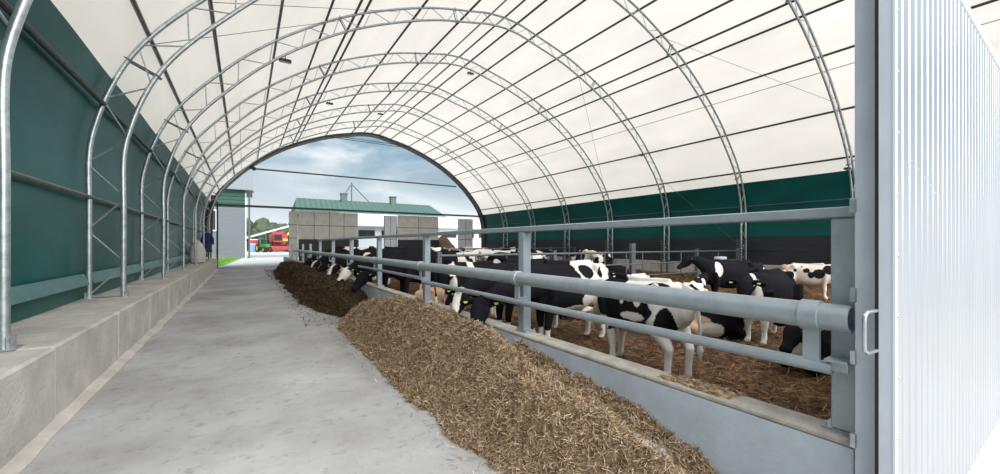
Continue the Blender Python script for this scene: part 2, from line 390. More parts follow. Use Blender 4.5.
# concrete panel screens
def panel_wall(name, x0, x1, z0, z1, nx, nz, lab, y=33.75):
    root = empty(name, lab, 'concrete wall', ((x0+x1)/2, y, 0), group='concrete panel screens at the far end')
    m = MB(); w = (x1-x0)/nx; h = (z1-z0)/nz; X = (x0+x1)/2
    for i in range(nx):
        for k in range(nz): m.box(x0-X+i*w+.02, x0-X+(i+1)*w-.02, 0, .16, z0+k*h+.02, z0+(k+1)*h-.02, .01)
    m.build('panel_face', 'panel', root, False)
    m = MB(); m.box(x0-X+.03, x1-X-.03, .03, .13, 0 if z0 > 1 else z0+.02, z1-.03); m.build('joint_filling', 'dark', root)
    return root
panel_wall('concrete_screen', 2.85, 3.45, .0, 4.1, 1, 4, 'narrow grey concrete panel strip at the left end of the far screens')
w1 = panel_wall('concrete_screen', 3.5, 7.95, 1.95, 4.15, 4, 2, 'wide left grey concrete panel screen at the far end behind the feeding cows')
w2 = panel_wall('concrete_screen', 11.3, 15.2, 1.95, 4.15, 2, 2, 'right grey concrete panel screen at the far end beside the white doors')
for (a, b, lab) in ((3.5, 7.95, 'low black board barrier under the left concrete screen'), (11.3, 15.2, 'low black board barrier under the right concrete screen')):
    m = MB(); [m.box(a, b, -.02, .02, .1+k*.37, .1+(k+1)*.37-.012) for k in range(5)]
    o = m.build('board_barrier', 'black', smooth=False); o.location = (0, 33.6, 0); tag(o, lab, 'barrier', 'black barriers at the far end')
for (a, b, lab) in ((10.2, 11.25, 'white double door leaf left of the right concrete screen'), (17.4, 18.9, 'white door leaf at the right edge of the far opening')):
    root = empty('yard_door', lab, 'door', (a, 33.95, 0), group='white doors at the far end')
    w = (b-a)/2
    for k in range(2):
        m = MB(); m.box(k*w+.02, (k+1)*w-.02, 0, .05, .05, 3.95)
        m.build('door_leaf', 'white', root)
    m = MB(); m.box(-.04, 0, -.02, .07, 0, 4.05); m.box(b-a, b-a+.04, -.02, .07, 0, 4.05); m.box(0, b-a, -.02, .07, 3.97, 4.05); m.box(w-.02, w+.02, -.01, .06, .05, 3.97); m.box(0, b-a, -.012, 0, 2.0, 2.06)
    m.build('door_frame', 'zroof', root)
# post and things at the left foot of the far opening
bar('corner_post', (-1.42, 30.7, 0), (-1.42, 30.7, 4.3), .05, 'dark', 'thin dark post standing at the far end of the left concrete wall', 'post')
bar('rusty_pole', (-1.75, 29.6, .7), (-1.62, 29.9, 4.6), .09, 'rust', 'rusty brown pole leaning at the far end of the left ledge', 'pole')
# blue coat
mb = MB(); rings = []
for k, (z, a, b) in enumerate(((2.35, .06, .05), (2.25, .22, .10), (2.0, .30, .12), (1.6, .27, .12), (1.2, .30, .14), (.95, .33, .15))):
    rings.append([(-.0+a*math.cos(t*PI/8)*(1+.12*math.sin(3*t+k)), b*math.sin(t*PI/8), z) for t in range(16)])
mb.loft(rings); root = empty('work_coat', 'dark blue work coat hanging by the rusty pole at the left wall end', 'coat', (-1.80, 28.6, .35)); root.scale = (.7, .8, .82); mb.build('coat_body', 'blue', root)
m = MB(); m.tube([(.24, 0, 2.2), (.38, .0, 1.9), (.40, -.02, 1.5)], .07, 8); m.build('sleeve', 'blue', root); m = MB(); m.tube([(-.24, 0, 2.2), (-.34, .0, 1.9), (-.36, -.02, 1.5)], .07, 8); m.build('sleeve', 'blue', root)
# white sack
mb = MB(); rings = []
for z, r in ((0, .30), (.06, .42), (.3, .46), (.6, .44), (.85, .36), (1.02, .26), (1.12, .12), (1.2, .16)):
    rings.append([((r+.05*noise.noise((math.cos(t*PI/10)*2, math.sin(t*PI/10)*2, z*4)))*math.cos(t*PI/10), (r+.05*noise.noise((math.cos(t*PI/10)*2, math.sin(t*PI/10)*2, z*4)))*math.sin(t*PI/10)*1.3, z) for t in range(20)])
mb.loft(rings); o = mb.build('bulk_bag', 'plast'); o.location = (-1.86, 23.4, .69); o.scale = (.72, .72, .92); tag(o, 'crumpled white woven sack standing on the left ledge', 'sack')
# ---------------------------------------------------------------- feed kerb and fence
mb = MB(); mb.box(2.48, 2.66, .655, 33.4, -.2, .60); mb.mi = 1
mb.box(2.478, 2.662, .655, 33.4, .60, .64, .012); mb.mi = 0
struct(mb.build('wall_feed_kerb', ['kerb', 'kerbtop'], smooth=False))
root = empty('feed_fence', 'grey blue tubular feed barrier on the kerb between the alley and the cow pen', 'fence', (2.6, .7, .64))
PY = [.70+2.77*k for k in range(11)]
def loc(*p): return tuple(a-b for a, b in zip(p, (2.6, .7, .64)))
def part(m, name, mm, parent=root, smooth=True):
    place(m, (2.6, .7, .64)); return m.build(name, mm, parent, smooth)
for i, y in enumerate(PY):
    y = y + .013 if i == 0 else y; m = MB(); m.box(2.54, 2.64, y-.05, y+.05, .652, 1.73 if i < 7 else 1.6, .006)
    pst = part(m, 'fence_post', 'paint')
    m = MB(); m.box(2.535, 2.68, y-.09, y+.09, .640, .652)
    for dx in (2.55, 2.665):
        for dy in (-.075, .075): m.tube([(dx, y+dy, .65), (dx, y+dy, .675)], .009, 6)
    part(m, 'foot_plate', 'paint', pst)
m = MB(); m.box(2.54, 2.64, .662, 17.6, 1.735, 1.79, .006); part(m, 'top_rail', 'paint')
m = MB(); m.box(2.53, 2.65, .652, .664, 1.715, 1.80); part(m, 'end_plate', 'paint')
# the large neck pipe: hollow tube
NZ, NX = 1.232, 2.47
m = MB(); n = 28
def ring(r, y): return [(NX+r*math.cos(2*PI*j/n), y, NZ+r*math.sin(2*PI*j/n)) for j in range(n)]
m.loft([ring(.056, 1.1), ring(.056, .66), ring(.068, .66), ring(.068, 25.6), ring(.056, 25.6), ring(.056, 25.2)], cap=False); part(m, 'neck_pipe', 'paint')
for i, y in enumerate(PY[:10]):
    yc = .82 if i == 0 else y-.03
    m = MB(); m.loft([ring(.069, yc-.045), ring(.078, yc-.04), ring(.078, yc+.04), ring(.069, yc+.045)], cap=False)
    part(m, 'pipe_clamp', 'paint')
    m = MB(); lz = .98 if i < 2 else 1.0
    m.box(NX-.012, NX+.012, yc-.035, yc+.035, lz, NZ-.06); m.box(NX+.0, NX+.10, yc-.05, yc-.03, lz-.01, lz+.05) if i else None
    part(m, 'clamp_strut', 'paint')
m = MB(); m.tube([(2.47, .735, .975), (2.47, 6.1, .975)], .032, 14); part(m, 'lower_rail', 'paint')
m = MB(); m.tube([(2.47, 6.25, 1.03), (2.47, 10.4, 1.03)], .028, 12); part(m, 'lower_rail', 'paint')
m = MB(); m.box(2.44, 2.56, .67, .76, 1.012, 1.024); m.box(2.46, 2.48, .67, .74, .968, 1.012); part(m, 'end_bracket', 'paint')
# straight posts + rails parallel behind fence: cross dividers
def divider(y, posts, lab, xs, zr=(1.30, .88, .45), mm='inner'):
    root = empty('pen_divider', lab, 'fence', (posts[0], y, 0), group='cross fences in the pen')
    for i, x in enumerate(posts):
        w = .11 if x in (11.7,) else .06
        m = MB(); m.box(x-posts[0]-w, x-posts[0]+w, -.06, .06, 0, 1.62 if w > .1 else 1.40, .006); m.build('post', mm, root)
    for z in zr:
        m = MB(); m.tube([(.03, -.05, z), (posts[-1]-posts[0], -.05, z)], .032 if z > 1 else .024, 8); m.build('rail', mm, root)
    for x in xs:
        m = MB(); m.tube([(x-posts[0], -.05, zr[-1]), (x-posts[0], -.05, zr[0])], .02, 8); m.build('upright', mm, root)
divider(9.2, (4.15, 8.0, 11.7, 15.8, 19.2), 'dark grey tubular cross fence behind the nearest cows, with one thick post', (5.2, 6.2, 7.1, 9.1, 10.2, 11.3, 12.2, 13.5, 14.6, 17.4))
divider(19.9, (5.0, 9.0, 13.0, 17.0, 19.2), 'far dark tubular cross fence in front of the distant herd', (6.3, 7.6, 10.3, 11.6, 14.3, 15.6, 18.1), (1.32, .92, .5))
mb = MB(); mb.box(0, .55, 0, .3, 0, .14, .03); o = mb.build('salt_lick', 'white'); o.location = (19.40, 7.0, .705) if False else (17.2, 8.95, .91)
tag(o, 'small white block fixed on the cross fence rail before the right wall', 'block')
# ---------------------------------------------------------------- big column and door leaf
root = empty('gate_column', 'tall grey blue steel column at the right where the feed fence ends', 'column', (2.7, .65, 0))
m = MB(); m.box(-.24, -.07, -.09, -.003, 0, 4.6, .004); m.build('column_box', 'column', root)
for z in (1.32, 1.02, .62, 1.75):
    m = MB(); m.box(-.255, -.22, -.012, .012, z, z+.07, .003); m.build('hinge_lug', 'galv', root)
root = empty('sheet_door', 'tall glossy ribbed metal sheet door leaf standing open at the right', 'door', (2.39, .5, 0))
DW = 5.2; DT = 3.22
m = MB(); m.box(0, .035, .0, .045, .03, DT); m.build('edge_stile', 'column', root)
m = MB(); m.box(.0, .035, .0455, .058, .03, DT); m.build('rubber_seal', 'rubber', root)
m = MB(); xx = .036; prof = []
while xx < DW:
    prof += [(xx, 0), (xx+.085, 0), (xx+.098, .004), (xx+.112, .004), (xx+.12, 0)]; xx += .12
ringz = [[(x, .0-.004+dd, z) for x, dd in prof] for z in (.03, DT-.03)]
m.loft(ringz, cap=False, closed=False); o = m.build('ribbed_sheet', 'sheet', root, smooth=False)
md = o.modifiers.new('t', 'SOLIDIFY'); md.thickness = .001
m = MB(); m.box(.0, DW, -.012, .045, DT-.05, DT+.01, .003); m.build('top_rail', 'white', root)
m = MB(); m.box(-.002, .03, -.010, -.0005, .03, DT-.05); m.build('edge_flashing', 'white', root)
for z in np.arange(.2, 3.2, .27):
    m = MB(); m.ell((.026, -.012, z), (.006, .005, .006), 8, 6); m.build('screw', 'galv', root)
for (a, b) in ((.30, 1.9), (.42, 1.87), (.55, 1.84), (.68, 1.81), (.80, 1.78)):
    m = MB(); m.ell((a, -.004, b+.1), (.004, .003, .004), 8, 6); m.build('screw', 'galv', root)
m = MB(); m.tube([(.0, .05, 1.30), (-.10, .06, 1.30), (-.125, .062, 1.285), (-.13, .062, 1.26), (-.13, .062, 1.16), (-.125, .062, 1.135), (-.10, .06, 1.12), (.0, .05, 1.12)], .008, 8, up=(0, 1, 0)); m.build('pull_handle', 'galv', root)
# ---------------------------------------------------------------- straw
STRAWC = np.array([(.56, .42, .27), (.43, .30, .18), (.68, .55, .38), (.30, .19, .10), (.22, .135, .07), (.50, .35, .21)])
BEDC = .8*np.array([(.24, .13, .06), (.16, .08, .035), (.33, .20, .10), (.09, .045, .02), (.20, .105, .05), (.11, .06, .03)])
DARKC = np.array([(.13, .085, .045), (.09, .058, .03), (.19, .13, .07), (.065, .042, .024), (.15, .10, .05)])*.68
def straw_mesh(name, gridf, region, n, hf, pal, length, width, base_cols, lift=.02, tilt=.35, weight=None):
    """one mesh: a lumpy base plus loose stalks lying on it"""
    x0, x1, y0, y1, nx, ny = gridf
    gx = np.linspace(x0, x1, nx); 
    gy = y0+(y1-y0)*(np.linspace(0, 1, ny)**1.5)
    V = []; C = []
    for y in gy:
        for x in gx:
            V.append((x, y, hf(x, y)))
    V = np.array(V); idx = np.arange(nx*ny).reshape(ny, nx)
    F = np.stack([idx[:-1, :-1], idx[:-1, 1:], idx[1:, 1:], idx[1:, :-1]], -1).reshape(-1, 4)
    bc = base_cols[RNG.integers(0, len(base_cols), len(V))]*RNG.uniform(.7, 1.1, (len(V), 1))
    pts = []
    while len(pts) < n:
        y = y0+(y1-y0)*random.random()**(2.0 if weight is None else weight); x = random.uniform(x0, x1)
        if not region(x, y): continue
        z = hf(x, y); pts.append((x, y, z))
    P = np.array(pts); k = len(P)
    a = RNG.uniform(0, 2*PI, k); el = RNG.normal(0, tilt, k); L = RNG.uniform(*length, k)*(1+.05*P[:, 1]); W = RNG.uniform(*width, k)*(1+.10*P[:, 1])
    d = np.stack([np.cos(a)*np.cos(el), np.sin(a)*np.cos(el), np.sin(el)], -1)
    s = np.stack([-np.sin(a), np.cos(a), RNG.normal(0, .5, k)], -1); s /= np.linalg.norm(s, axis=1)[:, None]
    P[:, 2] += lift*RNG.uniform(0, 1, k)
    A = P-d*L[:, None]/2; B = P+d*L[:, None]/2; S = s*W[:, None]/2
    Q = np.stack([A-S, A+S, B+S, B-S], 1).reshape(-1, 3)
    qc = np.repeat(pal[RNG.integers(0, len(pal), k)]*RNG.uniform(.75, 1.25, (k, 1)), 4, axis=0)
    VV = np.concatenate([V, Q]); CC = np.concatenate([bc, qc]); FQ = np.arange(4*k).reshape(-1, 4)+len(V); FF = np.concatenate([F, FQ])
    me = bpy.data.meshes.new(name); me.vertices.add(len(VV)); me.vertices.foreach_set('co', VV.ravel())
    me.loops.add(FF.size); me.loops.foreach_set('vertex_index', FF.ravel().astype(np.int32))
    me.polygons.add(len(FF)); me.polygons.foreach_set('loop_start', np.arange(0, FF.size, 4, dtype=np.int32)); me.polygons.foreach_set('loop_total', np.full(len(FF), 4, dtype=np.int32))
    me.update(); me.validate()
    ca = me.color_attributes.new('tint', 'FLOAT_COLOR', 'POINT'); ca.data.foreach_set('color', np.concatenate([CC, np.ones((len(CC), 1))], 1).ravel().astype(np.float32))
    me.materials.append(M['straw'])
    o = bpy.data.objects.new(name, me); COL.objects.link(o); return o
def interp(T, y):
    if y <= T[0][0]: return T[0][1]
    for (a, u), (b, v) in zip(T, T[1:]):
        if y <= b: return u+(v-u)*(y-a)/(b-a)
    return T[-1][1]
def sm(t): t = max(0, min(1, t)); return t*t*(3-2*t)
def nz(x, y, s, k=0): return noise.noise((x*s, y*s, k))
EDGE = [(.2, 2.15), (1.0, 1.9), (1.7, 1.58), (2.3, 1.47), (4, 1.42), (6, 1.44), (8.0, 1.5), (8.8, 1.75), (9.4, 2.1)]
RID = [(.2, .0), (.9, .10), (1.3, .26), (1.9, .48), (2.5, .58), (4.2, .80), (5.8, .76), (7.3, .55), (8.4, .30), (9.2, .0)]
KER = [(.2, .0), (.9, .02), (1.15, .12), (1.6, .26), (1.95, .40), (2.7, .46), (4.1, .56), (5.5, .60), (7, .52), (8.4, .3), (9.2, .1)]
def h_near(x, y):
    e = interp(EDGE, y)+.07*nz(x*.2, y, 2.2)+.035*nz(0, y, 9, 4); xr = 2.0 if y < 3 else 2.05
    r = interp(RID, y); k = min(interp(KER, y), .62)
    if x < e: return -.03
    if x < xr: h = r*sm((x-e)/(xr-e))**.8
    else:
        t = (x-xr)/(2.48-xr); h = r*(1-t)+k*t-.12*math.sin(PI*t)*min(1, r*2)
    amp = min(1, h*4)
    return h+amp*(.085*nz(x, y, 3.2, 1)+.055*nz(x, y, 8, 2)+.03*nz(x, y, 20, 3))
def r_near(x, y): return h_near(x, y) > -.02 or (random.random() < .03 and x > 1.25)
o = straw_mesh('hay_heap', (1.25, 2.475, .55, 9.3, 90, 420), r_near, 95000, lambda x, y: max(h_near(x, y), -.012), STRAWC*.72, (.025, .085), (.0022, .005), STRAWC*.45, lift=.03, tilt=.45, weight=1.5)
tag(o, 'long heap of pale chopped hay along the near feed kerb', 'hay', kind='stuff')
E2 = [(8.3, 2.2), (9.0, 1.75), (9.8, 1.5), (11, 1.35), (13, 1.25), (17, 1.3), (22, 1.3), (26, 1.45), (28, 2.2)]
R2 = [(8.3, 0), (9.0, .22), (9.7, .42), (11, .56), (13, .62), (17, .64), (22, .62), (26, .5), (28, 0)]
def h_far(x, y):
    e = interp(E2, y)+.16*nz(0, y, .9, 7)+.07*nz(0, y, 3, 9)
    if x < e: return -.03
    r = interp(R2, y); xr = 1.9
    h = r*sm((x-e)/(xr-e)) if x < xr else r*(1-.08*(x-xr)/.6)
    return h+min(1, h*4)*(.08*nz(x, y, 2.2, 11)+.05*nz(x, y, 6, 12))
o = straw_mesh('silage_heap', (1.0, 2.475, 8.3, 28.2, 60, 360), lambda x, y: h_far(x, y) > -.02 or random.random() < .03, 42000, lambda x, y: max(h_far(x, y), -.012), DARKC, (.04, .10), (.003, .007), DARKC*.6, lift=.04, tilt=.45, weight=1.3)
tag(o, 'long low heap of dark brown feed under the farther cows', 'feed', kind='stuff')
def h_bed(x, y): return .03+.05*nz(x, y, .8, 21)+.03*nz(x, y, 3, 22)
o = straw_mesh('straw_bedding', (2.664, 19.72, .92, 33.4, 150, 260), lambda x, y: True, 110000, h_bed, BEDC, (.08, .24), (.004, .008), BEDC*.7, lift=.05, tilt=.3, weight=1.9)
tag(o, 'deep rust brown straw bedding covering the cow pen floor', 'straw', kind='stuff')
# loose scraps on top of the kerb and a patch of powder on the heap
o = straw_mesh('hay_scraps', (2.50, 2.65, 1.25, 1.75, 4, 12), lambda x, y: nz(x, y, 6, 2) > -.15, 1600, lambda x, y: .6405, STRAWC, (.02, .06), (.002, .004), STRAWC*.8, lift=.012, tilt=.2)
tag(o, 'small scatter of hay scraps lying on top of the kerb', 'hay', kind='stuff')
mb = MB(); R = []
for i in range(12):
    t = i/11; y = 1.45+.42*t; w = .055*math.sin(PI*(t*.96+.02))*(1+.5*nz(0, y, 9, 3)); xc = 2.24+.05*math.sin(5*t)
    R.append([(xc+w*c, y+.02*nz(c, y, 7), h_near(min(xc+w*c, 2.46), y)+.028-.006*abs(c)) for c in (-1, -.6, -.2, .2, .6, 1)])
mb.loft(R, cap=False, closed=False); o = mb.build('powder_patch', 'powder'); tag(o, 'small patch of white powder on the hay heap near the kerb', 'powder', kind='stuff')
# ---------------------------------------------------------------- cows
BL = (.012, .012, .015); WH = (.70, .66, .60); TAN = (.50, .34, .22); PK = (.62, .42, .34)
def build_cow(poll, muz, lying=False, vox=.02, tail_sw=0., legs=0., upv=(0, 0, 1)):
    """body mesh, local frame: +X forward, Z up, adult withers about 1.38"""
    m = MB(); dz = -.56 if lying else 0
    st = [(-.88, 1.14, 1.02, .05), (-.84, 1.24, .90, .15), (-.74, 1.33, .78, .22), (-.55, 1.38, .70, .27), (-.35, 1.385, .61, .30), (-.12, 1.36, .55, .335), (.12, 1.35, .54, .34), (.36, 1.36, .57, .30), (.56, 1.38, .61, .25), (.72, 1.33, .66, .20), (.83, 1.22, .76, .14), (.88, 1.08, .88, .06)]
    rings = []
    for x, zt, zb, w in st:
        if lying: zb = max(zb-.02, .57); w *= 1.1
        c = (zt+zb)/2; h = (zt-zb)/2; r = []
        for j in range(24):
            a = 2*PI*j/24; ca, sa = math.cos(a), math.sin(a)
            ww = w*(1 if sa < 0 else 1-.22*sa*sa) * (1+.0*sa)
            r.append((x, ww*math.copysign(abs(ca)**.8, ca), c+h*math.copysign(abs(sa)**.85, sa)+dz))
        rings.append(r)
    m.loft(rings)
    m.tube([(-.52, .0, 1.385+dz), (0, 0, 1.37+dz), (.5, 0, 1.40+dz)], [.05, .045, .06], 8)          # spine
    m.tube([(-.46, -.26, 1.30+dz), (-.46, .26, 1.30+dz)], .075, 8)                                   # hooks
    m.tube([(-.80, -.13, 1.22+dz), (-.80, .13, 1.22+dz)], .065, 8)                                   # pins
    # neck
    P = Vector(poll); Mz = Vector(muz); N0 = Vector((.55, 0, 1.08+dz)); d = (Mz-P).normalized(); Lh = .50
    Mz = P+d*Lh
    back = P - d*.03
    mid = N0.lerp(back, .5)+Vector((0, 0, .03)); q1 = N0.lerp(back, .25)+Vector((0, 0, .02)); q3 = N0.lerp(back, .78)+Vector((0, 0, .025))
    m.tube([N0-Vector((.1, 0, 0)), q1, mid, q3, back+d*.06], [(.19, .30), (.15, .26), (.12, .205), (.096, .155), (.08, .105)], 16)
    # head
    t = d; up = Vector(upv); sd = up.cross(t)
    if sd.length < .2: sd = Vector((0, 1, 0))
    sd.normalize(); w = t.cross(sd)                      # w is the forehead side
    if w.dot(Vector((0, 0, 1))) < 0 and abs(w.z) > .05: w = -w
    rings = []
    for s, a, b, o_ in ((-.06, .05, .06, 0), (-.02, .09, .09, 0), (.07, .118, .125, 0), (.17, .128, .138, -.01), (.27, .10, .122, -.02), (.36, .074, .09, -.03), (.42, .074, .074, -.03), (.47, .086, .074, -.03), (.505, .068, .056, -.03), (.525, .02, .02, -.03)):
        c = P+t*s+w*o_; rings.append([c+sd*(a*math.cos(2*PI*j/16))+w*(b*math.sin(2*PI*j/16)) for j in range(16)])
    m.loft(rings)
    ears = []
    for sg in (-1, 1):
        e0 = P+t*.02+sd*(sg*.07)+w*.03; e1 = e0+sd*(sg*.11); e2 = e0+sd*(sg*.25)-w*.05+t*.02
        m.tube([e0, e1, e0.lerp(e2, .78)+w*.0, e2], [(.03, .035), (.034, .07), (.03, .065), (.01, .015)], 10, up=tuple(w)); ears.append((e1, sg))
    m.ell(tuple(P+t*.0+w*.05), (.06, .06, .06))
    # legs
    def leg(pts, rs): m.tube(pts, rs, 12, up=(0, 1, 0))
    if not lying:
        for sg, off in ((1, legs), (-1, -legs)):
            leg([(.56, sg*.16, 1.05), (.52, sg*.17, .80), (.50+off*.4, sg*.155, .60), (.52+off*.8, sg*.145, .42), (.515+off, sg*.14, .26), (.52+off, sg*.14, .13), (.54+off, sg*.14, .09)], [(.11, .18), (.10, .14), (.074, .09), (.064, .07), (.045, .046), (.05, .052), (.054, .055)])
            leg([(.53+off, sg*.14, .11), (.565+off, sg*.14, .05), (.58+off, sg*.14, .0)], [.052, .058, .068])
            o2 = -off
            leg([(-.52, sg*.16, 1.10), (-.50+o2*.2, sg*.19, .86), (-.50+o2*.4, sg*.195, .72), (-.60+o2*.7, sg*.17, .57), (-.665+o2*.9, sg*.15, .47), (-.655+o2, sg*.145, .34), (-.645+o2, sg*.145, .20), (-.64+o2, sg*.145, .11)], [(.14, .25), (.14, .235), (.12, .175), (.085, .105), (.06, .076), (.047, .054), (.046, .05), (.053, .055)])
            leg([(-.65+o2, sg*.145, .12), (-.61+o2, sg*.145, .05), (-.59+o2, sg*.145, .0)], [.044, .05, .062])
        for sx in (-.55, -.42):
            for sg in (-1, 1): m.tube([(sx, sg*.06, .64), (sx, sg*.07, .50), (sx, sg*.07, .45)], [.03, .02, .012], 8)
        m.ell((-.47, 0, .69), (.20, .15, .15))
    else:
        for sg in (-1, 1):
            leg([(.56, sg*.16, .48), (.60, sg*.20, .25), (.78, sg*.22, .14), (.82, sg*.21, .08)], [(.10, .15), (.10, .12), (.07, .08), (.055, .055)])
            leg([(.82, sg*.21, .08), (.62, sg*.17, .06), (.45, sg*.15, .05), (.38, sg*.15, .045)], [.055, .042, .045, .05])
            leg([(-.52, sg*.18, .50), (-.36, sg*.30, .34), (-.16, sg*.38, .24), (-.14, sg*.39, .16)], [(.15, .2), (.15, .2), (.11, .14), (.09, .1)])
            leg([(-.12, sg*.38, .16), (-.40, sg*.42, .11), (-.52, sg*.42, .08)], [.09, .06, .055])
            leg([(-.52, sg*.42, .08), (-.25, sg*.45, .06), (-.1, sg*.46, .05), (-.0, sg*.46, .05)], [.055, .04, .045, .05])
        m.ell((-.40, -.1, .22), (.22, .26, .14))
    # tail
    ts = tail_sw
    tz = dz*.9
    m.tube([(-.74, 0, 1.34+dz), (-.86, 0, 1.30+dz), (-.925, ts*.1, 1.14+dz), (-.93, ts*.3, (.85+tz if not lying else .40)), (-.90, ts*.5, (.62 if not lying else .22)), (-.90, ts*.55, (.50 if not lying else .1)), (-.90, ts*.55, (.36 if not lying else .06))], [.045, .04, .028, .024, .028, .045, .015], 8)
    me = m.mesh('cow_body_raw', 'coat', False)
    ob = bpy.data.objects.new('tmp', me); COL.objects.link(ob)
    md = ob.modifiers.new('r', 'REMESH'); md.mode = 'VOXEL'; md.voxel_size = vox; md.use_smooth_shade = True
    s = ob.modifiers.new('s', 'SMOOTH'); s.factor = .5; s.iterations = 4 if vox < .03 else 2
    dg = bpy.context.evaluated_depsgraph_get(); out = bpy.data.meshes.new_from_object(ob.evaluated_get(dg))
    bpy.data.objects.remove(ob); bpy.data.meshes.remove(me)
    out.polygons.foreach_set('use_smooth', [True]*len(out.polygons))
    eyes = [P+t*.15+sd*(sg*.098)+w*.045 for sg in (-1, 1)]
    return out, dict(P=P, t=t, sd=sd, w=w, ears=ears, eyes=eyes, dz=dz)
def paint(me, info, base, patches, seed, facec=None, socks=.42, belly=None, ns=2.2, na=.32, muzzle=BL, lying=False):
    """patches: (cx, cy, cz, rx, ry, rz, colour) in the local frame, later ones win"""
    n = len(me.vertices); co_ = np.empty(n*3); me.vertices.foreach_get('co', co_); co_ = co_.reshape(-1, 3)
    C = np.empty((n, 4)); C[:, 3] = 1; C[:, :3] = base
    P, t, w = info['P'], info['t'], info['w']
    for i in range(n):
        x, y, z = co_[i]
        d = noise.noise((x*ns+seed*7.1, y*ns+3, z*ns))*na+noise.noise((x*7+seed, y*7, z*7))*.10
        col = base
        for (cx, cy, cz, rx, ry, rz, c) in patches:
            if math.sqrt(((x-cx)/rx)**2+((y-cy)/ry)**2+((z-cz)/rz)**2)+d < 1: col = c
        if not lying:
            if socks and z < socks+d*.15 and abs(x) > .3: col = WH if socks else col
            if x < -.84 and z < .62: col = WH
        if belly and z < belly+d*.1 and not (z < .3): col = WH
        v = Vector((x, y, z))-P; s = v.dot(t)
        rad = (v-t*s).length
        if -.1 < s < .6 and rad < .19 and (x > .75 or lying or True) and (Vector((x, y, z))-P-t*.2).length < .42:
            side = abs(v.dot(info['sd']))
            if facec is not None:
                if side < .055+d*.05 and v.dot(w) > -.0 and s > .02: col = facec
            if s > .465: col = muzzle
        if not lying and z < .055 and abs(x) > .3: col = (.10, .08, .06)
        if -.70 < x < -.26 and abs(y) < .15 and .42 < z < .70 and not lying: col = PK
        k = 1+.12*noise.noise((x*4, y*4, z*4+seed))
        C[i, :3] = [c*k for c in col]
    ca = me.color_attributes.new('tint', 'FLOAT_COLOR', 'POINT'); ca.data.foreach_set('color', C.ravel().astype(np.float32))
def cow(label, pos, heading, sc, poll, muz, base, patches, seed, face=None, lying=False, vox=.02, tags=True, world=True, group='black and white dairy cows in the pen', **kw):
    h = math.radians(heading)
    if world:
        def tl(p):
            dx, dy = p[0]-pos[0], p[1]-pos[1]
            return ((dx*math.cos(h)+dy*math.sin(h))/sc, (-dx*math.sin(h)+dy*math.cos(h))/sc, p[2]/sc)
        poll, muz = tl(poll), tl(muz)
    bk = {k: kw.pop(k) for k in ('tail_sw', 'legs') if k in kw}
    me, info = build_cow(poll, muz, lying, vox, **bk)
    paint(me, info, base, patches, seed, face, lying=lying, **kw)
    root = empty('dairy_cow', label, 'cow', (pos[0], pos[1], .01), h, group); root.scale = (sc, sc, sc)
    me.materials.clear(); me.materials.append(M['coat']); me.name = 'cow_body'
    b = bpy.data.objects.new('cow_body', me); COL.objects.link(b); b.parent = root
    for e in info['eyes']:
        m = MB(); m.ell(tuple(e), (.018, .018, .018), 10, 8); m.build('eye', 'eye', root)
    if tags:
        for e, sg in info['ears']:
            m = MB(); c = e+info['sd']*(sg*.03)+info['w']*.018+info['t']*.03; a, b2, n = info['sd']*.028, info['t']*.034, info['w']*.004
            Q = [c-a-b2, c+a-b2, c+a+b2*.4, c+a*.4+b2, c-a*.4+b2, c-a+b2*.4]
            m.loft([[tuple(q-n) for q in Q], [tuple(q+n) for q in Q]]); m.build('ear_tag', 'tag', root, False)
    return root
S = lambda *a: a
# A: large black cow feeding at the second post, white rump
cow('black cow with white spotted rump eating hay through the rail at the second post', (4.38, 4.70), 178, .93, (2.46, 4.16, .88), (2.16, 3.90, .54), BL,
    [S(-.62, 0, 1.0, .72, .8, .75, WH), S(-.20, .3, 1.25, .15, .22, .13, BL), S(-.30, .3, .98, .10, .2, .12, BL), S(-.52, .3, 1.22, .07, .2, .10, BL), S(.02, .2, .60, .3, .4, .10, WH)], 1, vox=.018, legs=.04, socks=.30)
# A': white blazed cow beside it
cow('black cow with white blaze and yellow tag eating behind the second post cow', (4.22, 5.62), 182, .93, (2.62, 4.96, .92), (2.25, 4.68, .55), BL,
    [S(-.5, 0, .7, .3, .5, .4, WH)], 2, face=WH, vox=.018, socks=.3, muzzle=(.5, .4, .35))
# B: patched cow close to the kerb, seen from behind-left
cow('black and white patched cow standing close behind the kerb with its head down', (4.19, 3.16), 84, .83, (4.66, 4.34, .55), (4.90, 4.50, .2), WH,
    [S(.55, 0, 1.2, .38, .6, .40, BL), S(.38, .3, .95, .52, .5, .40, BL), S(-.25, .34, .98, .32, .3, .16, BL), S(.05, .3, .80, .45, .4, .17, BL), S(-.62, .2, .86, .12, .2, .2, BL), S(-.45, .16, 1.32, .20, .10, .06, BL), S(.33, .3, 1.16, .13, .2, .08, PK), S(.60, .2, .66, .16, .3, .14, WH), S(.08, .34, 1.18, .05, .2, .20, WH), S(-.20, .3, 1.12, .07, .2, .12, WH), S(-.12, .3, .87, .22, .25, .07, WH), S(.15, .35, .62, .12, .2, .06, WH), S(.10, .3, 1.25, .1, .2, .15, WH)], 5, vox=.016, legs=-.05, socks=.55, tail_sw=-.2, tags=False)
# C: tagged heifer facing the camera
cow('black heifer with two yellow ear tags facing the alley, white legs', (7.20, 2.98), 181, .83, (6.22, 2.88, 1.02), (5.86, 2.74, .70), BL,
    [S(-.70, .0, 1.38, .22, .3, .22, WH), S(.80, 0, .95, .14, .3, .4, WH), S(.95, .12, 1.25, .12, .06, .16, WH)], 9, vox=.02, socks=.62, face=None)
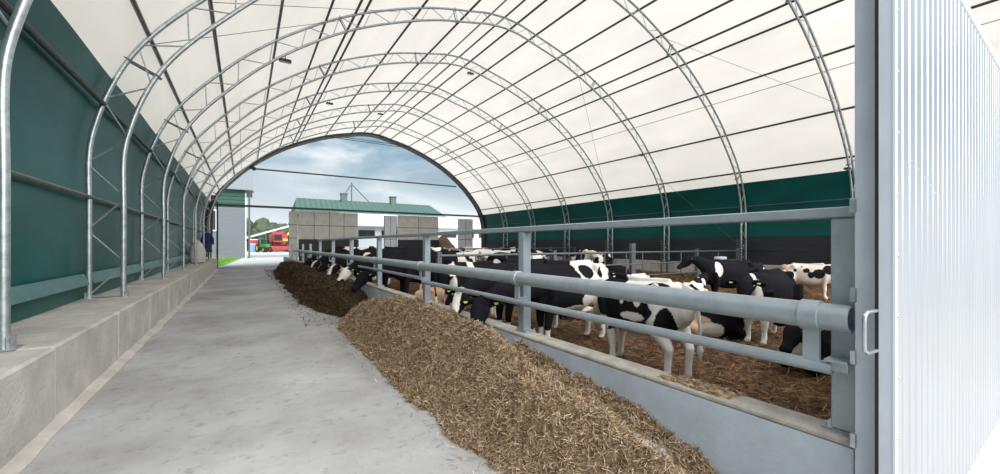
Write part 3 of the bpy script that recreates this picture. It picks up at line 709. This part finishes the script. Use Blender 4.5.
# D: white spotted heifer by the right wall
cow('white heifer with small black spots standing by the right wall', (13.75, 4.65), -74, .72, (14.02, 3.75, .97), (14.12, 3.45, .78), (.60, .51, .44),
    [S(.35, -.3, 1.05, .18, .2, .18, BL), S(.1, -.3, .98, .1, .2, .12, BL), S(-.05, -.3, 1.15, .12, .2, .10, BL), S(.62, -.2, 1.2, .14, .3, .16, BL), S(-.40, -.3, 1.15, .06, .2, .07, BL), S(.9, 0, 1.1, .2, .3, .3, BL), S(-.8, 0, 1.25, .12, .3, .15, TAN), S(-.2, -.3, 1.3, .05, .2, .05, BL)], 12, vox=.022, socks=.5, tags=False)
# E: black cow in front of the right wall
cow('black cow with a white shoulder stripe walking left before the black boards', (10.45, 5.15), 140, .83, (9.72, 5.80, 1.20), (9.42, 6.02, .98), BL,
    [S(.48, .25, 1.15, .10, .3, .24, WH), S(-.85, 0, .8, .12, .4, .5, WH), S(-.3, 0, .5, .3, .5, .18, WH)], 14, vox=.022, socks=.25, legs=.05)
# F: lying cow with tan belly behind B
cow('black cow lying on straw with tan belly behind the patched cow', (6.35, 3.72), -38, .88, (7.35, 3.1, .62), (7.65, 2.9, .42), BL,
    [S(-.45, -.2, .35, .55, .5, .30, TAN), S(-.65, 0, .62, .3, .4, .2, WH), S(.1, -.3, .20, .3, .3, .16, WH)], 17, vox=.02, lying=True, tags=False)
# G
cow('black and tan cow lying farther back below the walking black cow', (9.1, 5.35), 25, .85, (10.0, 5.5, .80), (10.3, 5.4, .6), BL,
    [S(-.3, -.2, .45, .45, .6, .2, TAN), S(-.6, 0, .7, .2, .4, .2, WH), S(.6, 0, .6, .12, .5, .3, WH)], 19, vox=.025, lying=True)
# H
cow('black cow lying by the right end of the rail with head turned left', (6.35, 1.93), 172, .82, (5.55, 1.98, .62), (5.28, 2.0, .40), BL,
    [S(.9, 0, .3, .15, .2, .2, WH)], 21, vox=.02, lying=True, tags=False)
# I
cow('dark cow lying behind the cross fence near its thick post', (11.9, 10.1), 200, .9, (11.0, 9.75, .85), (10.75, 9.6, .6), BL, [S(0, 0, .3, .4, .6, .2, WH)], 23, vox=.03, lying=True)
cow('black and white cow lying in front of the thick cross fence post', (9.1, 7.15), 168, .88, (8.1, 7.2, .80), (7.8, 7.0, .6), BL, [S(-.2, 0, .75, .25, .6, .3, WH), S(.8, 0, .5, .2, .4, .4, WH)], 25, vox=.025, lying=True, face=WH)
# J K L
cow('white and black cow standing behind the second post feeders, tan face', (4.0, 7.15), -14, .86, (4.98, 6.75, 1.0), (5.25, 6.5, .8), BL,
    [S(-.55, 0, 1.1, .12, .5, .5, WH), S(-.1, 0, 1.1, .08, .5, .6, WH), S(.85, 0, 1.15, .3, .3, .3, TAN)], 27, vox=.022, face=WH)
cow('tan and white calf lying between the feed fence and cross fence', (3.75, 8.25), 10, .72, (4.5, 8.2, .6), (4.8, 8.1, .42), TAN, [S(.3, 0, .5, .3, .5, .3, WH), S(.9, 0, .6, .2, .3, .2, BL)], 29, vox=.025, lying=True)
cow('tan bellied cow lying behind the white rumped feeding cow', (6.05, 6.1), 15, .85, (6.9, 6.4, .72), (7.1, 6.5, .5), BL, [S(-.3, -.2, .35, .6, .5, .32, TAN), S(.3, -.2, .3, .3, .5, .2, WH)], 31, vox=.025, lying=True)
# feeders further along the rail
FEED = [(9.8, 'black cow eating behind the third post with a small white forehead heart', 1.05, [S(-.3, .0, 1.45, .14, .3, .13, WH), S(-.5, 0, .6, .2, .4, .2, WH)], None, 35),
        (11.6, 'white faced black cow bending its head to the dark feed', 1.05, [S(-.2, 0, 1.42, .1, .3, .1, WH)], 'F', 36),
        (13.3, 'black cow feeding, next beyond the white faced cow', 1.05, [S(.1, 0, 1.42, .3, .2, .08, WH), S(.6, .2, 1.1, .12, .3, .14, WH)], WH, 37),
        (15.1, 'black cow with a white patch on its back feeding at the rail', 1.03, [S(.0, 0, 1.42, .5, .3, .12, WH)], None, 38),
        (17.0, 'white backed cow feeding, last but one on the rail', 1.03, [S(0, 0, 1.35, .6, .5, .2, WH)], WH, 39),
        (19.1, 'farthest black cow feeding at the end of the rail', 1.03, [S(.8, 0, 1.0, .2, .3, .25, WH)], None, 40)]
for (y, lab, sc, pt, fc, sd_) in FEED:
    if fc == 'F': pt = pt + [S(1.75, 0, .7, .42, .4, .42, WH)]; fc = WH
    cow(lab, (4.0, y), 180+random.uniform(-4, 4), sc, (2.44, y-.22+random.uniform(-.1, .1), .88), (2.06, y-.46, .56), BL, pt, sd_, face=fc, vox=.028, socks=.3)
# distant herd
HERD = [((10.7, 10.6), 235, 'black and white cow looking at the camera over the cross fence', WH, 41), ((12.9, 11.9), 190, 'black cow standing behind the middle of the cross fence', BL, 42),
        ((8.4, 11.4), 170, 'black cow behind the cross fence left of the looking cow', BL, 43), ((7.0, 13.4), 20, 'black and white cow walking right in mid pen', WH, 44),
        ((10.0, 15.0), 160, 'white patched cow standing in mid pen', WH, 45), ((13.2, 16.6), 10, 'black cow in mid pen near the right wall', BL, 46),
        ((9.6, 22.0), 100, 'cow seen from behind at the far cross fence', BL, 47), ((11.0, 23.2), 150, 'white cow in the distant herd, left side', WH, 48),
        ((12.7, 23.8), 30, 'spotted cow in the middle of the distant herd', WH, 49), ((14.4, 24.6), 170, 'spotted cow at the right of the distant herd', WH, 50),
        ((13.2, 26.8), 200, 'white cow at the back of the distant herd', WH, 51), ((15.6, 27.5), 10, 'black cow at the back right of the distant herd', BL, 52), ((16.2, 22.2), 160, 'black cow beside the right wall in the distant herd', BL, 53)]
for (p, hd, lab, bc, sd_) in HERD:
    r_ = random.Random(sd_); oc = BL if bc == WH else WH
    pt = [S(r_.uniform(-.7, .7), r_.choice((-.3, 0, .3)), r_.uniform(.8, 1.35), r_.uniform(.12, .35), .4, r_.uniform(.12, .3), oc) for _ in range(5)]
    cow(lab, p, hd, r_.uniform(.88, .98), (1.22, r_.uniform(-.2, .2), r_.uniform(1.25, 1.45)), (1.62, r_.uniform(-.3, .3), r_.uniform(1.0, 1.25)), bc, pt, sd_, face=WH, vox=.035, world=False, tags=sd_ < 45)
# ---------------------------------------------------------------- yard beyond the far opening
def prism(m, prof, x0, x1):     # prof = (y, z) outline extruded along x
    m.loft([[(x0, y, z) for y, z in prof], [(x1, y, z) for y, z in prof]])
# left barn
root = empty('plank_barn', 'grey plank barn with green upper boards beyond the left wall', 'barn', (-4, 53, 0))
m = MB()
for k in range(22): m.box(-6, 4.1, .006*(k % 2), .2, k*.26, (k+1)*.26-.05)
m.box(-6, 4.1, .03, 7, 0, 5.7); m.build('plank_wall', 'plank', root, False)
m = MB()
for k in range(5): m.box(-6, 4.1, -.02*(k % 2), 7, 5.75+k*.40, 5.75+(k+1)*.40-.04)
m.build('green_boards', 'gboard', root, False)
m = MB(); prism(m, [(-.6, 7.65), (-.6, 7.8), (3.6, 11.6), (7.6, 7.8), (7.6, 7.65), (3.6, 11.4)], -6.5, 4.9); m.build('roof', 'zroof', root, False)
m = MB(); m.box(4.12, 4.22, -.02, .15, 0, 7.4); m.build('corner_board', 'white', root)
m = MB(); m.tube([(4.9, -.6, 7.55), (4.5, -.25, 7.1), (4.5, -.15, 0)], .09, 8); m.build('downpipe', 'galvd', root)
wn = MB(); wn.box(.15, 1.55, -.09, -.02, 3.0, 5.4); w_ = wn.build('window_frame', 'white', root); wn = MB(); wn.box(.3, 1.4, -.1, -.085, 3.15, 5.25); wn.build('pane', 'glass', w_)
m = MB(); m.add([(-9, 33.9, .02), (-1.9, 33.9, .02), (-1.3, 36, .03), (-.2, 52.5, .03), (-10, 52.5, .02)], [(0, 1, 2, 3, 4)])
for k in range(5000):
    x = random.uniform(-4, -.3); y = random.uniform(34, 52.5)
    if x > -1.85+(y-34)*.085: continue
    a = random.uniform(0, PI); w = .02; h = random.uniform(.1, .28)
    m.add([(x-w*math.cos(a), y-w*math.sin(a), 0), (x+w*math.cos(a), y+w*math.sin(a), 0), (x+random.uniform(-.05, .05), y, h)], [(0, 1, 2)])
tag(m.build('grass_verge', mat('fresh_grass', (.16, .34, .04), .9, noise_amt=.3, nscale=3)), 'strip of bright green grass before the plank barn', 'grass', kind='stuff')
# green roofed house
root = empty('green_roof_house', 'long building with a green hipped roof and two chimneys behind the concrete screens', 'house', (5, 52, 0))
m = MB(); m.box(.8, 19.4, .6, 7.4, 0, 5.3); m.build('house_wall', 'panel', root)
m = MB(); m.add([(0, 0, 5.2), (20.4, 0, 5.2), (20.4, 8, 5.2), (0, 8, 5.2), (.6, 4, 7.5), (18.6, 4, 7.5)], [(0, 1, 5, 4), (1, 2, 5), (2, 3, 4, 5), (3, 0, 4), (0, 3, 2, 1)]); rf = m.build('hip_roof', 'groof', root, False)
m = MB()
for k in range(30): x = .8+k*.62; m.box(x, x+.04, .2, .24, 5.3, 5.34); m.add([(x, .05, 5.27), (x+.05, .05, 5.27), (x+.05, 3.9, 7.49), (x, 3.9, 7.49)], [(0, 1, 2, 3)])
m.build('roof_seams', 'gboard', rf, False)
for x in (5.9, 12.6):
    m = MB(); m.box(x, x+.75, 3.4, 4.2, 6.9, 8.3); m.box(x-.08, x+.83, 3.3, 4.3, 8.3, 8.42); m.build('chimney', 'groof', root, False)
root = empty('guyed_mast', 'thin mast with two slanting stays rising behind the green roof', 'mast', (13.2, 60, 0))
m = MB(); m.tube([(0, 0, 0), (0, 0, 10.6)], .09, 6); m.build('pole', 'galvd', root)
for dx in (-2.0, 3.2): m = MB(); m.tube([(0, 0, 10.4), (dx, 0, 7.2)], .07, 6); m.tube([(dx, 0, 7.2), (dx*2.4, 0, 2.6)], .05, 5); m.build('stay', 'galvd', root)
0 and bar('street_light_arm', (3.5, 50, 0), (3.5, 50, 7.2), .05, 'galvd', 'thin lamp pole at the left end of the green roof', 'lamp post')
# white shed with windows
root = empty('white_shed', 'long low white shed with a pale roof and dark windows beyond the far opening', 'shed', (9, 42, 0))
m = MB(); m.box(0, 50, 0, 6, 0, 3.45); m.build('shed_wall', 'white', root)
m = MB(); prism(m, [(-.5, 3.42), (-.5, 3.52), (3, 5.0), (6.5, 3.52), (6.5, 3.42), (3, 4.85)], -.4, 50.4); m.build('shed_roof', 'wroof', root, False)
for k in range(20):
    x = .9+k*2.4; m = MB(); m.box(x, x+1.7, -.05, 0, 2.35, 3.05); fr_ = m.build('window', 'dark', root); m = MB(); m.box(x+.08, x+.8, -.06, -.051, 2.42, 2.98); m.box(x+.9, x+1.62, -.06, -.051, 2.42, 2.98); m.build('pane', 'glass', fr_)
# brown heap
m = MB(); R = []
for i in range(20):
    r = []
    for j in range(24):
        a = 2*PI*j/24; q = i/19; rr_ = (1-q)**.8; rx, ry = 2.2*rr_+.02, 1.6*rr_+.02
        k = 1+.18*noise.noise((math.cos(a)*1.6, math.sin(a)*1.6, q*3)); r.append((rx*k*math.cos(a), ry*k*math.sin(a), 2.5*q+.12*noise.noise((a*3, q*8, 1))))
    R.append(r)
m.loft(R); o = m.build('manure_heap', 'heap'); o.location = (16.9, 36.4, 0); tag(o, 'reddish brown heap outside between the white doors', 'heap')
# machines --------------------------------------------------------------
def wheel(name, x, y, r, w, rim, root):
    m = MB(); n = 28; pr = [(r*.55, -w/2), (r*.93, -w/2), (r, -w*.35), (r, w*.35), (r*.93, w/2), (r*.55, w/2)]
    m.loft([[(x+dx, y+a*math.cos(2*PI*j/n), r+a*math.sin(2*PI*j/n)) for j in range(n)] for a, dx in pr], cap=False)
    for j in range(18):
        a = 2*PI*j/18; m.box(x-w*.4, x+w*.4, y+r*math.cos(a)-.05, y+r*math.cos(a)+.05, r+r*math.sin(a)-.05, r+r*math.sin(a)+.05)
    t = m.build(name, 'rubber', root)
    m = MB(); m.loft([[(x+dx, y+a*math.cos(2*PI*j/n), r+a*math.sin(2*PI*j/n)) for j in range(n)] for a, dx in ((r*.55, -w*.42), (r*.2, -w*.15), (.02, -w*.15), (.02, w*.15), (r*.2, w*.15), (r*.55, w*.42))]); m.build('rim', rim, t)
root = empty('combine_harvester', 'tall red harvesting machine parked in the far yard', 'harvester', (5.9, 92, 0))
m = MB(); m.box(-1.4, 1.7, 0, 6, 1.3, 3.6, .15); m.box(-.9, 1.3, 1.5, 5, 3.6, 4.2, .1); m.build('machine_body', 'red', root)
m = MB(); m.box(-1.0, .7, -1.5, 0, 1.9, 3.7, .1); cb = m.build('cab', 'red', root); m = MB(); m.box(-.85, .55, -1.54, -1.49, 2.3, 3.5); m.build('windscreen', 'glass', cb)
m = MB(); m.box(-2.2, 2.4, -2.9, -1.9, .35, 1.2, .1)
for k in range(14): m.tube([(-2.1+k*.33, -2.9, .5), (-2.1+k*.33, -3.5, .35)], .04, 5)
m.build('header', 'red', root)
m = MB(); m.tube([(1.6, 1, 3.4), (2.4, 2.2, 4.3), (2.6, 5, 4.5)], .2, 10); m.build('unloading_pipe', 'yellow', root)
m = MB(); m.box(-1.2, 1.6, -.03, 0, 2.3, 2.75) if False else m.box(.75, 1.65, -.06, -.005, 2.2, 2.7); m.build('side_marking', 'yellow', root)
wheel('wheel', -1.35, .2, 1.0, .7, 'zroof', root); wheel('wheel', 1.65, .2, 1.0, .7, 'zroof', root); wheel('wheel', -1.2, 4.8, .6, .4, 'zroof', root); wheel('wheel', 1.5, 4.8, .6, .4, 'zroof', root)
root = empty('tractor', 'small green tractor with yellow wheels beside the red harvester', 'tractor', (3.15, 90, 0), math.radians(200))
m = MB(); m.box(-.35, .35, .2, 2.2, .9, 1.6, .1); m.build('bonnet', 'tgreen', root)
m = MB(); m.box(-.6, .6, -1.3, .2, 1.0, 1.5, .05)
for sx in (-.55, .55):
    for sy in (-1.2, .12): m.tube([(sx, sy, 1.5), (sx*.9, sy, 2.5)], .04, 6)
m.box(-.62, .62, -1.3, .3, 2.5, 2.62, .04); m.build('cab', 'tgreen', root)
m = MB(); m.box(-.5, .5, -1.15, .08, 1.55, 2.45); m.build('cab_glass', 'glass', root)
m = MB(); m.tube([(.2, 1.2, 1.55), (.2, 1.2, 2.3)], .04, 6); m.build('exhaust', 'dark', root)
wheel('wheel', -.75, -.6, .8, .4, 'yellow', root); wheel('wheel', .75, -.6, .8, .4, 'yellow', root); wheel('wheel', -.6, 1.7, .5, .25, 'yellow', root); wheel('wheel', .6, 1.7, .5, .25, 'yellow', root)
root = empty('container_box', 'blue and white box with a red top standing left of the tractor', 'container', (1.55, 92, 0))
m = MB(); m.box(-.8, .9, 0, 2, 0, 1.5, .03); m.build('lower_box', 'ctblue', root); m = MB(); m.box(-.8, .9, 0, 2, 1.5, 2.6, .03); m.build('upper_box', 'white', root); m = MB(); m.box(-.6, .7, -.05, 0, 1.7, 2.4); m.build('red_sign', 'red', root)
m = MB(); m.box(0, 1.1, 0, 1.5, 0, 1.9, .04); m.box(-.05, 1.15, -.05, 1.55, 1.9, 2.05, .02); o = m.build('cream_bin', 'cream', smooth=False); o.location = (-.65, 92, 0); tag(o, 'cream coloured bin at the corner of the plank barn in the far yard', 'bin')
root = empty('open_shed', 'shed with a sloping pale roof behind the red harvester', 'shed', (8, 99, 0))
m = MB(); m.add([(-8, 0, 2.6), (3, 0, 6.3), (3, 9, 6.3), (-8, 9, 2.6), (-8, 0, 2.95), (3, 0, 6.65), (3, 9, 6.65), (-8, 9, 2.95)], [(0, 3, 2, 1), (4, 5, 6, 7), (0, 1, 5, 4), (1, 2, 6, 5), (2, 3, 7, 6), (3, 0, 4, 7)]); m.build('sloping_roof', 'wroof', root, False)
for x in (-7, -4, -1, 2):
    m = MB(); m.tube([(x, .3, 0), (x, .3, 2.7+(x+8)*.336)], .12, 8); m.build('post', 'galvd', root)
m = MB(); m.box(-7.6, 2.8, 8.5, 8.8, 0, 2.7); m.build('rear_wall', 'rust', root)
# trees on the hill
mb = MB(); R = []
for j in range(16):
    y = 140+j*14; R.append([(x, y, -.3+9*sm((y-140)/170)*(1+.3*nz(x, y, .02))) for x in range(-90, 131, 10)])
mb.loft(R, cap=False, closed=False); struct(mb.build('floor_hill', 'leaf'))
def tree_mesh(seed):
    m = MB(); r_ = random.Random(seed)
    for k in range(16):
        a = r_.uniform(0, 2*PI); rad = r_.uniform(0, 1.9); z = r_.uniform(3.2, 8.4); q = 1.9*(1-abs(z-5)/6)
        cx, cy = rad*math.cos(a)*q/1.9, rad*math.sin(a)*q/1.9; rr_ = r_.uniform(1.0, 1.7)
        rings = []
        for i in range(9):
            b = PI*(i+.1)/8.2; rings.append([])
            for j in range(12):
                c = 2*PI*j/12; v = Vector((math.sin(b)*math.cos(c), math.sin(b)*math.sin(c), -math.cos(b))); kk = rr_*(1+.35*noise.noise(v*2.5+Vector((k, seed, 0)))); rings[-1].append((cx+v.x*kk, cy+v.y*kk, z+v.z*kk))
        m.loft(rings)
    return m
tm = [(tree_mesh(s).mesh('crown', 'leaf', False)) for s in (1, 2, 3)]
m = MB(); m.tube([(0, 0, -.5), (.1, 0, 2.5), (0, .1, 5)], [.3, .22, .12], 8); trunk = m.mesh('trunk', 'bark')
k = 0
for row, y in enumerate((146, 154, 163, 173, 184)):
    for i in range(9):
        x = -3+i*(3.6)+random.uniform(-1, 1)+row*.5
        z = -.3+9*sm((y-140)/170)
        t = empty('woodland_tree', 'broad leafy tree standing in the wood on the hill beyond the yard', 'tree', (x, y, z-.1), random.uniform(0, 6), 'trees of the wood on the hill')
        s_ = random.uniform(.85, 1.15); t.scale = (s_, s_, s_)
        c = bpy.data.objects.new('crown', tm[k % 3]); COL.objects.link(c); c.parent = t
        c = bpy.data.objects.new('trunk', trunk); COL.objects.link(c); c.parent = t; k += 1
# ---------------------------------------------------------------- light
w = bpy.data.worlds.new('sky'); SC.world = w; w.use_nodes = True; N = w.node_tree.nodes; L = w.node_tree.links
bg = N['Background']; tc = N.new('ShaderNodeTexCoord'); mp = N.new('ShaderNodeMapping'); mp.inputs['Scale'].default_value = (1, 1, 3.2)
L.new(tc.outputs['Generated'], mp.inputs[0])
n = N.new('ShaderNodeTexNoise'); n.inputs['Scale'].default_value = 2.6; n.inputs['Detail'].default_value = 7; n.inputs['Roughness'].default_value = .55; n.inputs['Distortion'].default_value = .4
L.new(mp.outputs[0], n.inputs['Vector'])
r = N.new('ShaderNodeValToRGB'); L.new(n.outputs['Fac'], r.inputs[0]); e = r.color_ramp.elements
e[0].position = .36; e[0].color = (.16, .31, .43, 1); e[1].position = .66; e[1].color = (.95, 1.0, 1.03, 1)
x_ = e.new(.5); x_.color = (.36, .51, .62, 1)
sx = N.new('ShaderNodeSeparateXYZ'); L.new(tc.outputs['Generated'], sx.inputs[0])
r2 = N.new('ShaderNodeValToRGB'); L.new(sx.outputs['Z'], r2.inputs[0]); r2.color_ramp.elements[0].position = .0; r2.color_ramp.elements[0].color = (1, 1, 1, 1)
r2.color_ramp.elements[1].position = .22; r2.color_ramp.elements[1].color = (0, 0, 0, 1)
mx = N.new('ShaderNodeMix'); mx.data_type = 'RGBA'; L.new(r2.outputs[0], mx.inputs[0]); L.new(r.outputs[0], mx.inputs[6]); mx.inputs[7].default_value = (.95, 1.0, 1.02, 1)
L.new(mx.outputs[2], bg.inputs[0]); bg.inputs[1].default_value = .55
sun = bpy.data.lights.new('sun', 'SUN'); sun.energy = 3.8; sun.angle = math.radians(80); sun.color = (1, .99, .98)
so = bpy.data.objects.new('sun', sun); COL.objects.link(so); so.rotation_euler = Vector((-.10, .72, -.72)).to_track_quat('-Z', 'Y').to_euler()
SC.view_settings.view_transform = 'Standard'; SC.view_settings.look = 'None'; SC.view_settings.gamma = 1; SC.view_settings.exposure = .9
try: SC.view_settings.use_curve_mapping = False
except Exception: pass
